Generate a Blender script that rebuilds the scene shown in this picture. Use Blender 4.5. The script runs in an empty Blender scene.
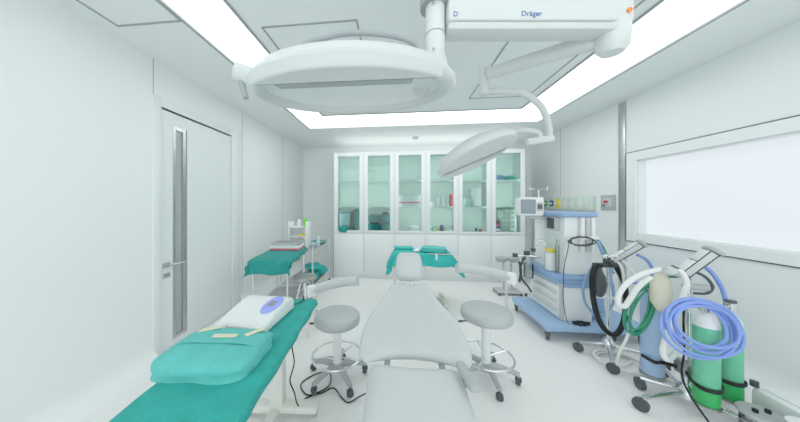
import bpy, bmesh, math, random
from mathutils import Vector, Matrix, Euler, noise

random.seed(7)
PI = math.pi
col = bpy.context.scene.collection
scn = bpy.context.scene


# ------------------------------------------------------------------ materials
def lin(c):
    out = []
    for v in c[:3]:
        v = v / 255.0
        out.append(v / 12.92 if v <= 0.04045 else ((v + 0.055) / 1.055) ** 2.4)
    return tuple(out) + (1.0,)


MATS = {}


def mat(name, rgb, rough=0.5, metal=0.0, var=0.04, scale=8.0, bump=0.0, bscale=None, emit=0.0, coat=0.0, spec=0.5):
    if name in MATS:
        return MATS[name]
    m = bpy.data.materials.new(name)
    m.use_nodes = True
    nt = m.node_tree
    b = nt.nodes['Principled BSDF']
    tc = nt.nodes.new('ShaderNodeTexCoord')
    nz = nt.nodes.new('ShaderNodeTexNoise')
    nz.inputs['Scale'].default_value = scale
    nz.inputs['Detail'].default_value = 4
    nt.links.new(tc.outputs['Object'], nz.inputs['Vector'])
    rp = nt.nodes.new('ShaderNodeValToRGB')
    c = lin(rgb)
    rp.color_ramp.elements[0].position = 0.3
    rp.color_ramp.elements[1].position = 0.7
    rp.color_ramp.elements[0].color = tuple(max(0, x * (1 - var)) for x in c[:3]) + (1,)
    rp.color_ramp.elements[1].color = tuple(min(1, x * (1 + var)) for x in c[:3]) + (1,)
    nt.links.new(nz.outputs['Fac'], rp.inputs['Fac'])
    nt.links.new(rp.outputs['Color'], b.inputs['Base Color'])
    b.inputs['Roughness'].default_value = rough
    b.inputs['Metallic'].default_value = metal
    b.inputs['Specular IOR Level'].default_value = spec
    if coat:
        b.inputs['Coat Weight'].default_value = coat
        b.inputs['Coat Roughness'].default_value = 0.15
    if emit:
        nt.links.new(rp.outputs['Color'], b.inputs['Emission Color'])
        b.inputs['Emission Strength'].default_value = emit
    if bump:
        n2 = nt.nodes.new('ShaderNodeTexNoise')
        n2.inputs['Scale'].default_value = bscale or scale * 6
        n2.inputs['Detail'].default_value = 6
        nt.links.new(tc.outputs['Object'], n2.inputs['Vector'])
        bp = nt.nodes.new('ShaderNodeBump')
        bp.inputs['Strength'].default_value = bump
        bp.inputs['Distance'].default_value = 0.01
        nt.links.new(n2.outputs['Fac'], bp.inputs['Height'])
        nt.links.new(bp.outputs['Normal'], b.inputs['Normal'])
    MATS[name] = m
    return m


def glass(name, tint, gloss=0.1, rough=0.03):
    m = bpy.data.materials.new(name)
    m.use_nodes = True
    nt = m.node_tree
    nt.nodes.remove(nt.nodes['Principled BSDF'])
    out = nt.nodes['Material Output']
    t = nt.nodes.new('ShaderNodeBsdfTransparent')
    t.inputs['Color'].default_value = lin(tint)
    g = nt.nodes.new('ShaderNodeBsdfGlossy')
    g.inputs['Roughness'].default_value = rough
    fr = nt.nodes.new('ShaderNodeFresnel')
    fr.inputs['IOR'].default_value = 1.5
    ad = nt.nodes.new('ShaderNodeMath')
    ad.operation = 'ADD'
    ad.inputs[1].default_value = gloss
    ad.use_clamp = True
    nt.links.new(fr.outputs['Fac'], ad.inputs[0])
    mx = nt.nodes.new('ShaderNodeMixShader')
    nt.links.new(ad.outputs[0], mx.inputs['Fac'])
    nt.links.new(t.outputs[0], mx.inputs[1])
    nt.links.new(g.outputs[0], mx.inputs[2])
    nt.links.new(mx.outputs[0], out.inputs['Surface'])
    return m


def emitter(name, rgb, strength):
    m = bpy.data.materials.new(name)
    m.use_nodes = True
    nt = m.node_tree
    b = nt.nodes['Principled BSDF']
    b.inputs['Base Color'].default_value = lin([v * .62 for v in rgb])
    b.inputs['Emission Color'].default_value = lin(rgb)
    b.inputs['Emission Strength'].default_value = strength
    return m


WALL = mat('wall_panel', (238, 243, 243), 0.45, var=0.012, scale=0.8)
CEIL = mat('ceiling_paint', (238, 244, 243), 0.6, var=0.01, scale=0.7)
FLOOR = mat('vinyl_floor', (240, 240, 238), 0.32, var=0.035, scale=60, spec=0.4)
SEAM = mat('seam_sealant', (172, 178, 180), 0.6)
GREYLINE = mat('grey_edge', (150, 157, 158), 0.5)
DARKLINE = mat('dark_gap', (74, 82, 86), 0.6)
DOORW = mat('door_laminate', (229, 236, 237), 0.4, var=0.01, scale=1)
STEEL = mat('brushed_steel', (196, 197, 196), 0.32, 1.0, var=0.05, scale=30)
DSTEEL = mat('satin_steel', (158, 160, 158), 0.4, 0.85, var=0.05, scale=25)
CHROME = mat('chrome', (222, 224, 226), 0.14, 1.0, var=0.02)
WHITE = mat('white_enamel', (232, 236, 235), 0.35, var=0.012, scale=3)
WHITEP = mat('white_plastic', (236, 239, 239), 0.4, var=0.012, scale=5)
BOOMW = mat('boom_white', (212, 218, 217), 0.4, var=0.01, scale=3)
LAMPW = mat('lamp_shell_white', (202, 209, 208), 0.4, var=0.01, scale=3)
LAMPG = mat('lamp_grey_trim', (146, 154, 158), 0.45)
LAMPR = mat('lamp_reflector', (218, 224, 225), 0.4)
CABW = mat('cabinet_white', (231, 236, 236), 0.38, var=0.012, scale=2)
CABIN = mat('cabinet_interior', (236, 246, 242), 0.5, var=0.01)
VINYL = mat('grey_vinyl', (194, 200, 202), 0.36, var=0.03, scale=6, bump=0.05, bscale=50, coat=0.15)
VINYLD = mat('stool_vinyl', (172, 178, 179), 0.38, var=0.03, scale=6, bump=0.05, bscale=60, coat=0.1)
GREYP = mat('grey_plastic', (166, 171, 172), 0.45, var=0.04)
LGREYP = mat('light_grey_plastic', (192, 197, 198), 0.42, var=0.03)
DGREYP = mat('dark_grey_plastic', (66, 71, 76), 0.5, var=0.05, spec=.3)
BLACK = mat('black_rubber', (17, 19, 22), 0.6, var=0.1, spec=.25)
BLACKG = mat('black_gloss', (26, 28, 32), 0.3)
TEAL = mat('teal_drape', (18, 156, 146), 0.85, var=0.1, scale=14, bump=0.35, bscale=70)
TEALD = mat('deep_teal_drape', (14, 136, 130), 0.85, var=0.12, scale=14, bump=0.3, bscale=60)
TEALC = mat('stored_teal_linen', (4, 112, 112), 0.9, var=0.15, scale=18, bump=0.3, bscale=60)
TEALL = mat('light_teal_wrap', (78, 186, 180), 0.8, var=0.08, scale=16, bump=0.35, bscale=60)
TEALB = mat('aqua_linen', (36, 178, 172), 0.85, var=0.1, scale=14, bump=0.3, bscale=50)
TAPE = mat('masking_tape', (222, 220, 186), 0.7)
BLUEP = mat('powder_blue_plastic', (132, 166, 212), 0.4, var=0.03)
BLUEBASE = mat('blue_base', (150, 184, 224), 0.4, var=0.03)
BLUEL = mat('blue_display', (138, 152, 240), 0.3, emit=0.12)
BLUEH = mat('blue_hose', (120, 150, 232), 0.38, var=0.05)
BLUETANK = mat('blue_cylinder_paint', (148, 178, 216), 0.35, var=0.05, scale=12)
GREENTANK = mat('green_cylinder_paint', (92, 188, 146), 0.35, var=0.06, scale=16)
GREENB = mat('bright_green_paint', (34, 170, 84), 0.35, var=0.05)
GREENH = mat('green_hose', (18, 132, 96), 0.4, var=0.08)
WHITEH = mat('white_hose', (232, 234, 230), 0.4, var=0.04, scale=60)
BEIGE = mat('cream_rubber', (218, 214, 190), 0.55, var=0.05)
BEIGEM = mat('cream_enamel', (226, 226, 218), 0.4, var=0.02)
GREENW = mat('green_plastic', (96, 214, 60), 0.4)
YELLOW = mat('yellow_plastic', (238, 214, 60), 0.4)
YGREEN = mat('yellow_label', (232, 222, 40), 0.4)
RED = mat('red_plastic', (196, 44, 60), 0.4)
PINK = mat('pink_tray', (222, 92, 116), 0.4)
ORANGE = mat('orange_button', (240, 128, 40), 0.4)
NAVY = mat('navy_plastic', (40, 72, 130), 0.4)
BLUEINK = mat('blue_ink', (50, 86, 170), 0.5)
SCREEN = mat('grey_screen', (128, 142, 152), 0.2, var=0.05, scale=3)
PALEGREEN = mat('pale_green_rail', (202, 222, 212), 0.4, var=0.03)
SILVERG = mat('silver_green_panel', (212, 224, 219), 0.35)
LBLUE = mat('pale_blue_plastic', (176, 208, 216), 0.5)
PAPER = mat('white_paper', (238, 238, 240), 0.7)
LILAC = mat('lilac_packet', (206, 212, 236), 0.5, var=0.05, scale=20)
MAGENTA = mat('magenta_carton', (176, 60, 120), 0.5)
GLASS = glass('cabinet_glass', (229, 241, 238), -0.015)
DOORGLASS = glass('door_glass', (190, 198, 200), 0.12)
CLEARPL = glass('clear_plastic', (226, 232, 230), 0.08)
FROST = emitter('frosted_pane', (232, 240, 246), 0.62)
TOPFILL = emitter('added_top_fill', (248, 255, 253), 1.0)  # added fill glow for the cabinet tops, no real fitting there
LIGHTB = emitter('bright_light_diffuser', (250, 255, 254), 3.2)
CABFILL = emitter('added_cabinet_fill', (246, 255, 251), 8.0)  # added fill glow for the cabinet interiors, no real fitting there
LIGHTP = emitter('light_diffuser', (250, 255, 254), 1.9)


# ------------------------------------------------------------------ mesh builder
def catmull(pts, closed=False, n=8):
    P = [Vector(p) for p in pts]
    if len(P) < 3:
        return P
    out = []
    N = len(P)
    segs = N if closed else N - 1
    for i in range(segs):
        if closed:
            a, b, c_, d = P[(i - 1) % N], P[i], P[(i + 1) % N], P[(i + 2) % N]
        else:
            a, b, c_, d = P[max(i - 1, 0)], P[i], P[i + 1], P[min(i + 2, N - 1)]
        for k in range(n):
            t = k / n
            out.append(0.5 * ((2 * b) + (c_ - a) * t + (2 * a - 5 * b + 4 * c_ - d) * t * t + (3 * b - a - 3 * c_ + d) * t ** 3))
    if not closed:
        out.append(P[-1])
    return out


class MB:
    def __init__(s):
        s.bm = bmesh.new()

    def _xf(s, vs, loc, rot):
        M = Matrix.Translation(Vector(loc)) @ Euler(rot).to_matrix().to_4x4()
        for v in vs:
            v.co = M @ v.co
        return s

    def box(s, lo, hi, bev=0.0, seg=2, rot=None, piv=None):
        r = bmesh.ops.create_cube(s.bm, size=1.0)
        vs = r['verts']
        c = [(a + b) / 2 for a, b in zip(lo, hi)]
        d = [abs(b - a) for a, b in zip(lo, hi)]
        for v in vs:
            v.co = Vector((v.co.x * d[0] + c[0], v.co.y * d[1] + c[1], v.co.z * d[2] + c[2]))
        if bev:
            bev = min(bev, min(d) * 0.49)
            es = list({e for v in vs for e in v.link_edges})
            rr = bmesh.ops.bevel(s.bm, geom=es, offset=bev, segments=seg, affect='EDGES', profile=0.5)
            vs = list({v for f in rr['faces'] for v in f.verts} | {v for v in vs if v.is_valid})
        if rot:
            p = Vector(piv if piv else c)
            R = Euler(rot).to_matrix()
            for v in vs:
                v.co = p + R @ (v.co - p)
        return s

    def tube(s, pts, r, closed=False, smooth=True, n=10, sub=8, flat=None):
        P = catmull(pts, closed, sub) if smooth else [Vector(p) for p in pts]
        if closed is False and len(P) > 1:
            pass
        N = len(P)
        rr = r if callable(r) else (lambda t: r)
        rings = []
        T0 = (P[1] - P[0]).normalized()
        up = Vector((0, 0, 1)) if abs(T0.z) < 0.9 else Vector((1, 0, 0))
        nrm = (up - T0 * up.dot(T0)).normalized()
        for i in range(N):
            if closed:
                T = (P[(i + 1) % N] - P[(i - 1) % N])
            else:
                T = P[min(i + 1, N - 1)] - P[max(i - 1, 0)]
            if T.length < 1e-9:
                T = T0
            T = T.normalized()
            nrm = nrm - T * nrm.dot(T)
            if nrm.length < 1e-6:
                nrm = T.orthogonal()
            nrm.normalize()
            bn = T.cross(nrm)
            rad = rr(i / max(1, N - 1))
            if flat:
                ring = [s.bm.verts.new(P[i] + nrm * math.cos(2 * PI * k / n) * flat[1] + bn * math.sin(2 * PI * k / n) * flat[0]) for k in range(n)]
            else:
                ring = [s.bm.verts.new(P[i] + (nrm * math.cos(2 * PI * k / n) + bn * math.sin(2 * PI * k / n)) * rad) for k in range(n)]
            rings.append(ring)
        for i in range(N if closed else N - 1):
            a, b = rings[i], rings[(i + 1) % N]
            off = 0
            if closed and i == N - 1:
                off = min(range(n), key=lambda o: (a[0].co - b[o].co).length)
            for k in range(n):
                s.bm.faces.new((a[k], a[(k + 1) % n], b[(k + 1 + off) % n], b[(k + off) % n]))
        if not closed:
            s.bm.faces.new(list(reversed(rings[0])))
            s.bm.faces.new(rings[-1])
        return s

    def cyl(s, a, b, r, r2=None, n=20):
        r2 = r if r2 is None else r2
        return s.tube([a, b], lambda t: r + (r2 - r) * t, smooth=False, n=n)

    def lathe(s, prof, n=32, loc=(0, 0, 0), rot=(0, 0, 0), a0=0, a1=2 * PI):
        full = abs(a1 - a0 - 2 * PI) < 1e-6
        cols = []
        new = []
        m = n if full else n + 1
        for k in range(m):
            a = a0 + (a1 - a0) * k / n
            c_ = []
            for (r, z) in prof:
                v = s.bm.verts.new((r * math.cos(a), r * math.sin(a), z))
                c_.append(v)
                new.append(v)
            cols.append(c_)
        for k in range(n):
            a, b = cols[k], cols[(k + 1) % m]
            for i in range(len(prof) - 1):
                s.bm.faces.new((a[i], b[i], b[i + 1], a[i + 1]))
        s._xf(new, loc, rot)
        bmesh.ops.remove_doubles(s.bm, verts=new, dist=1e-5)
        return s

    def prism(s, poly, z0, z1, axis='z', bev=0.0, loc=(0, 0, 0), rot=(0, 0, 0)):
        def mk(p, z):
            if axis == 'z':
                return (p[0], p[1], z)
            if axis == 'y':
                return (p[0], z, p[1])
            return (z, p[0], p[1])
        A = [s.bm.verts.new(mk(p, z0)) for p in poly]
        B = [s.bm.verts.new(mk(p, z1)) for p in poly]
        n = len(poly)
        fs = [s.bm.faces.new(list(reversed(A))), s.bm.faces.new(B)]
        for k in range(n):
            fs.append(s.bm.faces.new((A[k], A[(k + 1) % n], B[(k + 1) % n], B[k])))
        vs = A + B
        bmesh.ops.recalc_face_normals(s.bm, faces=fs)
        if bev:
            es = list(fs[0].edges) + list(fs[1].edges)
            rr = bmesh.ops.bevel(s.bm, geom=es, offset=bev, segments=3, affect='EDGES', profile=0.5)
            vs = list({v for f in rr['faces'] for v in f.verts} | {v for v in vs if v.is_valid})
        s._xf(vs, loc, rot)
        return s

    def ball(s, c, r, n=16, sc=(1, 1, 1)):
        rr = bmesh.ops.create_uvsphere(s.bm, u_segments=n, v_segments=max(6, n // 2), radius=1.0)
        for v in rr['verts']:
            v.co = Vector((v.co.x * r * sc[0] + c[0], v.co.y * r * sc[1] + c[1], v.co.z * r * sc[2] + c[2]))
        return s

    def pillow(s, lo, hi, e=3.0, n=28, wob=0.0, seed=0, flat=0.0):
        """superellipsoid block with soft corners"""
        c = Vector([(a + b) / 2 for a, b in zip(lo, hi)])
        d = Vector([abs(b - a) / 2 for a, b in zip(lo, hi)])
        r = bmesh.ops.create_uvsphere(s.bm, u_segments=n, v_segments=n // 2, radius=1.0)
        sg = lambda x, p: math.copysign(abs(x) ** p, x)
        for v in r['verts']:
            x, y, z = v.co
            m = (abs(x) ** e + abs(y) ** e + abs(z) ** e) ** (1 / e)
            q = Vector((x, y, z)) / m
            if flat:
                q.z = sg(q.z, flat)
            if wob:
                q += q * wob * noise.noise(q * 2.3 + Vector((seed * 3.1, seed, 0)))
            v.co = Vector((q.x * d.x, q.y * d.y, q.z * d.z)) + c
        return s

    def cushion(s, L, w, th, e=3.0, rows=26, n=36, arch=0.0, archtop=0.0, bow=0.0):
        """padded slab along +y: half width w(t), half thickness th, rounded ends"""
        rings = []
        for i in range(rows + 1):
            t = i / rows
            tt = 0.5 - 0.5 * math.cos(PI * t)
            edge = min(tt, 1 - tt) * L
            k = min(1.0, edge / (th * 1.3))
            sh = max(0.02, math.sqrt(max(0, 1 - (1 - k) ** 2)))
            ring = []
            W = w(tt)
            for j in range(n):
                a = 2 * PI * j / n
                ca, sa = math.cos(a), math.sin(a)
                x = math.copysign(abs(ca) ** (2 / e), ca)
                z = math.copysign(abs(sa) ** (2 / e), sa)
                wx = W * x * (0.90 + 0.10 * sh)
                y = tt * L + arch * (1 - x * x) * (1 - tt) ** 2 - archtop * (1 - x * x) * tt ** 2
                zz = th * z * sh + bow * (1 - x * x)
                ring.append(s.bm.verts.new((wx, y, zz)))
            rings.append(ring)
        for i in range(rows):
            for j in range(n):
                s.bm.faces.new((rings[i][j], rings[i][(j + 1) % n], rings[i + 1][(j + 1) % n], rings[i + 1][j]))
        s.bm.faces.new(list(reversed(rings[0])))
        s.bm.faces.new(rings[-1])
        return s

    def drape(s, lo, hi, z, over, amp=0.02, res=0.03, seed=1, wav=9.0, fl=.10):
        """cloth over a rectangular top: over = overhang (x0, x1, y0, y1)"""
        x0, x1 = lo[0] - over[0], hi[0] + over[1]
        y0, y1 = lo[1] - over[2], hi[1] + over[3]
        nx, ny = max(2, int((x1 - x0) / res)), max(2, int((y1 - y0) / res))
        g = []
        for i in range(nx + 1):
            row = []
            for j in range(ny + 1):
                x = x0 + (x1 - x0) * i / nx
                y = y0 + (y1 - y0) * j / ny
                cx_, cy_ = min(max(x, lo[0]), hi[0]), min(max(y, lo[1]), hi[1])
                ex, ey = x - cx_, y - cy_
                d = math.hypot(ex, ey)
                if d > 1e-6:
                    ux, uy = ex / d, ey / d
                    flare = 0.012 * min(1, d / 0.02) + fl * d
                    th = (x - y) * 1.0
                    rp = amp * min(1, d / 0.12) * math.sin(wav * (x * uy * 1.3 - y * ux * 1.3 + seed) * 2.2 + 2 * math.atan2(uy, ux))
                    rp += amp * 0.8 * noise.noise(Vector((x * 6, y * 6, seed))) * min(1, d / 0.1)
                    o = flare + max(rp, -flare * 0.6)
                    dz = d * 0.97 if d > 0.02 else d * d / 0.04
                    p = (cx_ + ux * o, cy_ + uy * o, z - dz)
                else:
                    zz = 0.004 * noise.noise(Vector((x * 7, y * 7, seed * 2.0)))
                    p = (x, y, z + zz)
                row.append(s.bm.verts.new(p))
            g.append(row)
        for i in range(nx):
            for j in range(ny):
                s.bm.faces.new((g[i][j], g[i + 1][j], g[i + 1][j + 1], g[i][j + 1]))
        return s

    def build(s, name, m, parent=None, loc=(0, 0, 0), rot=(0, 0, 0), angle=38, thick=0):
        bmesh.ops.recalc_face_normals(s.bm, faces=s.bm.faces)
        me = bpy.data.meshes.new(name)
        s.bm.to_mesh(me)
        s.bm.free()
        for p in me.polygons:
            p.use_smooth = True
        me.set_sharp_from_angle(angle=math.radians(angle))
        me.materials.append(m)
        o = bpy.data.objects.new(name, me)
        col.objects.link(o)
        if parent:
            o.parent = parent
        o.location = loc
        o.rotation_euler = rot
        if thick:
            md = o.modifiers.new('thickness', 'SOLIDIFY')
            md.thickness = thick
            md.offset = 1
        return o


def tag(o, label, cat, group=None, kind=None):
    if label:
        o['label'] = label
    if cat:
        o['category'] = cat
    if group:
        o['group'] = group
    if kind:
        o['kind'] = kind
    return o


def thing(name, label, cat, loc=(0, 0, 0), rz=0.0, group=None):
    o = bpy.data.objects.new(name, None)
    o.empty_display_size = 0.1
    col.objects.link(o)
    o.location = loc
    o.rotation_euler = (0, 0, rz)
    return tag(o, label, cat, group)


def struct(o):
    o['kind'] = 'structure'
    return o


def copy_tree(o, parent=None):
    c = o.copy()
    col.objects.link(c)
    if parent:
        c.parent = parent
    for ch in list(o.children):
        copy_tree(ch, c)
    return c


def lettering(name, text, size, m, parent, loc, rot, ext=0.0008):
    cu = bpy.data.curves.new(name, 'FONT')
    cu.body = text
    cu.size = size
    cu.extrude = ext
    cu.align_x = 'CENTER'
    cu.align_y = 'CENTER'
    o = bpy.data.objects.new(name, cu)
    col.objects.link(o)
    cu.materials.append(m)
    bpy.context.view_layer.update()
    me = bpy.data.meshes.new_from_object(o.evaluated_get(bpy.context.evaluated_depsgraph_get()))
    bpy.data.objects.remove(o)
    o = bpy.data.objects.new(name, me)
    col.objects.link(o)
    if not me.materials:
        me.materials.append(m)
    o.parent = parent
    o.location = loc
    o.rotation_euler = rot
    return o


def castor_mb(x, y, z, r=0.03, w=0.02, ang=0.0, mb=None):
    mb = mb or MB()
    d = Vector((math.cos(ang), math.sin(ang), 0))
    n = Vector((-d.y, d.x, 0))
    c = Vector((x, y, r))
    mb.cyl(c - n * w / 2, c + n * w / 2, r, n=16)
    mb.tube([c + n * (w / 2 + .004), c + n * (w / 2 + .004) + Vector((0, 0, r)), Vector((x, y, z)),
             c - n * (w / 2 + .004) + Vector((0, 0, r)), c - n * (w / 2 + .004)], 0.005, smooth=False, n=6)
    return mb


# ------------------------------------------------------------------ room shell
XL, XR, YB, YF, ZC = -2.17, 2.84, 5.4, -2.4, 2.70
struct(MB().box((XL - .1, YF, -.1), (XR + .1, YB + .1, 0)).build('floor', FLOOR))
struct(MB().box((XL - .1, YF, 0), (XL, 2.0, ZC)).box((XL - .1, 2.98, 0), (XL, YB, ZC)).box((XL - .1, 2.0, 2.30), (XL, 2.98, ZC)).build('wall_left', WALL))
# right wall with a window opening
WY0, WY1, WZ0, WZ1 = 0.55, 3.15, 1.045, 1.92
struct(MB().box((XR, YF, 0), (XR + .1, YB, WZ0)).box((XR, YF, WZ1), (XR + .1, YB, ZC))
       .box((XR, YF, WZ0), (XR + .1, WY0, WZ1)).box((XR, WY1, WZ0), (XR + .1, YB, WZ1)).build('wall_right', WALL))
struct(MB().box((XL - .1, YB, 0), (XR + .1, YB + .1, ZC)).build('wall_back', WALL))

# ceiling with a recessed rectangular ring of light panels
LX0, LX1, LX2, LX3 = -1.49, -1.10, 1.69, 2.20     # outer-left, inner-left, inner-right, outer-right
LY0, LY1, LY2, LY3 = 0.15, 0.65, 3.44, 4.00
cb = MB()
cb.box((XL - .1, YF, ZC), (LX0, YB + .1, ZC + .12))
cb.box((LX3, YF, ZC), (XR + .1, YB + .1, ZC + .12))
cb.box((LX0, YF, ZC), (LX3, LY0, ZC + .12))
cb.box((LX0, LY3, ZC), (LX3, YB + .1, ZC + .12))
cb.box((LX1, LY1, ZC), (LX2, LY2, ZC + .12))
struct(cb.build('ceiling', CEIL))


def light_panel(lo, hi, label, m=None):
    t = thing('ceiling_light', label, 'ceiling light', ((lo[0] + hi[0]) / 2, (lo[1] + hi[1]) / 2, ZC), group='light panels in the ceiling ring')
    cx_, cy_ = t.location.x, t.location.y
    l = (lo[0] - cx_, lo[1] - cy_)
    h = (hi[0] - cx_, hi[1] - cy_)
    MB().box((l[0], l[1], .025), (h[0], h[1], .045)).build('diffuser', m or LIGHTP, t)
    return t


light_panel((LX0 + .001, LY1), (LX1 - .001, LY2), 'long recessed light strip in the ceiling along the left side')
light_panel((LX2 + .001, LY1), (LX3 - .001, LY2), 'long recessed light strip in the ceiling along the right side')
light_panel((LX0 + .001, LY2 + .001), (LX3 - .001, LY3 - .001), 'wide recessed light strip across the ceiling in front of the cabinets', LIGHTB)
light_panel((LX0 + .001, LY0 + .001), (LX3 - .001, LY1 - .001), 'unseen light strip added to close the ceiling ring at its near end')  # out of view, added to close the ring and light the chair


def frame_mb(x0, y0, x1, y1, z0, z1, w):
    m = MB()
    m.box((x0 - w, y0 - w, z0), (x0, y1 + w, z1)).box((x1, y0 - w, z0), (x1 + w, y1 + w, z1))
    m.box((x0, y0 - w, z0), (x1, y0, z1)).box((x0, y1, z0), (x1, y1 + w, z1))
    return m


struct(frame_mb(LX0, LY0, LX3, LY3, ZC - .012, ZC, .022).build('trim_1', GREYLINE))
struct(frame_mb(LX1 + .02, LY1 + .02, LX2 - .02, LY2 - .02, ZC - .012, ZC, .018).build('trim_2', GREYLINE))
# access panels in the middle of the ceiling
for k, (a, b) in enumerate((((-.98, 1.68), (-.29, 3.05)), ((.89, 1.68), (1.56, 3.05)))):
    struct(frame_mb(a[0], a[1], b[0], b[1], ZC - .006, ZC, .012).build('trim_%d' % (3 + k), GREYLINE))
struct(frame_mb(-2.02, .9, -1.53, 1.55, ZC - .006, ZC, .012).build('trim_5', GREYLINE))

# wall panel seams
sm = MB()
for y in (1.94, 3.18, 4.38):
    sm.box((XL, y - .004, 0), (XL + .003, y + .004, ZC))
struct(sm.build('trim_6', SEAM))
sm = MB()
for y in (4.49,):
    sm.box((XR - .003, y - .004, 0), (XR, y + .004, ZC))
struct(sm.build('trim_7', SEAM))
struct(MB().box((XR - .018, 3.285, .0), (XR, 3.375, ZC - .02), .004).build('trim_8', STEEL))       # steel strip on the right wall
# coved skirting
def cove(x, sgn, y0, y1, r=.16):
    pts = [(x, 0.0)]
    for k in range(13):
        a = k * PI / 2 / 12
        pts.append((x + sgn * r * (1 - math.sin(a)), r * (1 - math.cos(a))))
    return MB().prism(pts, y0, y1, 'y')


struct(cove(XL, 1, YF, 1.94).build('baseboard_left', WALL))
struct(cove(XL, 1, 3.14, YB).build('baseboard_left', WALL))
struct(cove(XR, -1, YF, YB).build('baseboard_right', WALL))

# door in the left wall
d = bpy.data.objects.new('door_1', None)
col.objects.link(d)
struct(d)
d.location = (XL, 2.5, 0)
fr = MB()
fr.box((-.06, -.565, 0), (.012, -.49, 2.38), .004).box((-.06, .465, 0), (.012, .63, 2.38), .004).box((-.06, -.49, 2.30), (.012, .465, 2.38), .004)
fr.build('door_frame', DOORW, d)
lf = MB()
lf.box((-.05, -.475, .01), (-.008, -.363, 2.285)).box((-.05, -.20, .01), (-.008, .455, 2.285)).box((-.05, -.363, 2.165), (-.008, -.20, 2.285)).box((-.05, -.363, .01), (-.008, -.20, .08))
lf.build('door_leaf', DOORW, d)
st = MB()
st.box((-.045, -.363, .08), (-.004, -.335, 2.165)).box((-.045, -.255, .08), (-.002, -.223, 2.165)).box((-.045, -.335, 2.13), (-.004, -.255, 2.165)).box((-.045, -.335, .08), (-.004, -.255, .11))
st.build('glazing_frame', STEEL, d)
MB().box((-.032, -.335, .11), (-.024, -.255, 2.13)).build('glass_strip', mat('smoked_strip', (168, 174, 176), 0.15, var=.03), d)
dg = MB().box((-.062, -.487, 0.0), (-.052, .462, 2.297))
dg.build('door_gap', DARKLINE, d)
hd = MB()
hd.box((-.008, -.468, .80), (.004, -.40, .845), .004)
hd.tube([(.0, -.445, .825), (.05, -.445, .825), (.055, -.43, .825), (.055, -.28, .82)], .009, smooth=False, n=10)
hd.build('door_handle', STEEL, d)
MB().box((-.008, -.462, .705), (.006, -.405, .745), .004).build('lock_plate', STEEL, d)

# window in the right wall
w = bpy.data.objects.new('window_1', None)
col.objects.link(w)
struct(w)
w.location = (XR, 0, 0)
wf = MB()
oy0, oy1, oz0, oz1 = WY0 - .11, 3.262, .955, 2.02
wf.box((-.02, oy0, oz0), (.0, WY0, oz1)).box((-.02, WY1, oz0), (.0, oy1, oz1)).box((-.02, WY0, oz0), (.0, WY1, WZ0)).box((-.02, WY0, WZ1), (.0, WY1, oz1))
wf.build('window_frame', WALL, w)
ol = MB()
g = .012
ol.box((-.012, oy0 - g, oz0 - g), (-.001, oy0, oz1 + g)).box((-.012, oy1, oz0 - g), (-.001, oy1 + g, oz1 + g)).box((-.012, oy0, oz1), (-.001, oy1, oz1 + g)).box((-.012, oy0, oz0 - g), (-.001, oy1, oz0))
ol.build('frame_gap', DARKLINE, w)
MB().box((.085, WY0, WZ0), (.095, WY1, WZ1)).build('frosted_glass', FROST, w)
rv = MB()
rv.box((0, WY0, WZ0), (.085, WY0 + .012, WZ1)).box((0, WY1 - .012, WZ0), (.085, WY1, WZ1)).box((0, WY0, WZ0), (.085, WY1, WZ0 + .012)).box((0, WY0, WZ1 - .012), (.085, WY1, WZ1))
rv.build('window_reveal', WHITE, w)

# ------------------------------------------------------------------ built-in cabinets along the back
CY = 4.45
CW = .572
CX0 = -1.193
CH = 2.37
cab_labels = ['tall white glazed cabinet at far left, holding a pale bin and a teal pack',
              'white glazed cabinet second from left, crammed with teal linen bundles',
              'white glazed cabinet third from left, holding a row of pink-striped folders',
              'white glazed cabinet fourth from left, holding white bottles and a red bottle',
              'white glazed cabinet behind the small operating lamp, holding pale cartons',
              'tall white glazed cabinet at far right, holding a drawer organiser']


def make_cabinet():
    t = thing('storage_cabinet', cab_labels[0], 'cabinet', (0, 0, 0), group='white cabinets along the back wall')
    h = CW / 2
    c = MB()
    c.box((-h, .022, .08), (-h + .018, .94, CH)).box((h - .018, .022, .08), (h, .94, CH))
    c.box((-h, .022, CH - .02), (h, .94, CH)).box((-h, .022, .82), (h, .94, .86)).box((-h, .022, .08), (h, .94, .10))
    c.build('carcass', CABW, t)
    MB().box((-h + .018, .42, .86), (h - .018, .43, CH - .02)).build('back_panel', CABIN, t)
    MB().box((-h, .035, 0), (h, .05, .08)).build('plinth', CABW, t)
    for z in (1.345, 1.826):
        MB().box((-h + .019, .05, z - .011), (h - .019, .415, z + .011), .003).build('shelf', CABIN, t)
    for q in (-1, 1):
        MB().box((q * (h - .034), .024, .90), (q * (h - .020), .034, CH - .04), .002).build('added_fill_strip', CABFILL, t)  # made-up strips hidden behind the door stiles to brighten the shelves
    MB().box((-h + .03, .25, CH + .001), (h - .03, .75, CH + .012), .003).build('added_top_strip', TOPFILL, t)  # made-up strip on the cabinet top to brighten back wall and ceiling
    d = MB()
    a, b = h - .003, .208
    d.box((-a, 0, .865), (-b, .02, CH - .003), .002).box((b, 0, .865), (a, .02, CH - .003), .002)
    d.box((-b, 0, .865), (b, .02, .905), .002).box((-b, 0, 2.30), (b, .02, CH - .003), .002)
    dd = d.build('glass_door', CABW, t)
    MB().box((-b - .002, .008, .903), (b + .002, .013, 2.302)).build('glass_pane', GLASS, dd)
    MB().box((-a, 0, .085), (a, .02, .835), .002).build('lower_door', CABW, t)
    MB().box((-h, .0225, .836), (h, .0235, .864)).build('gap_strip', SEAM, t)
    return t


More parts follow.
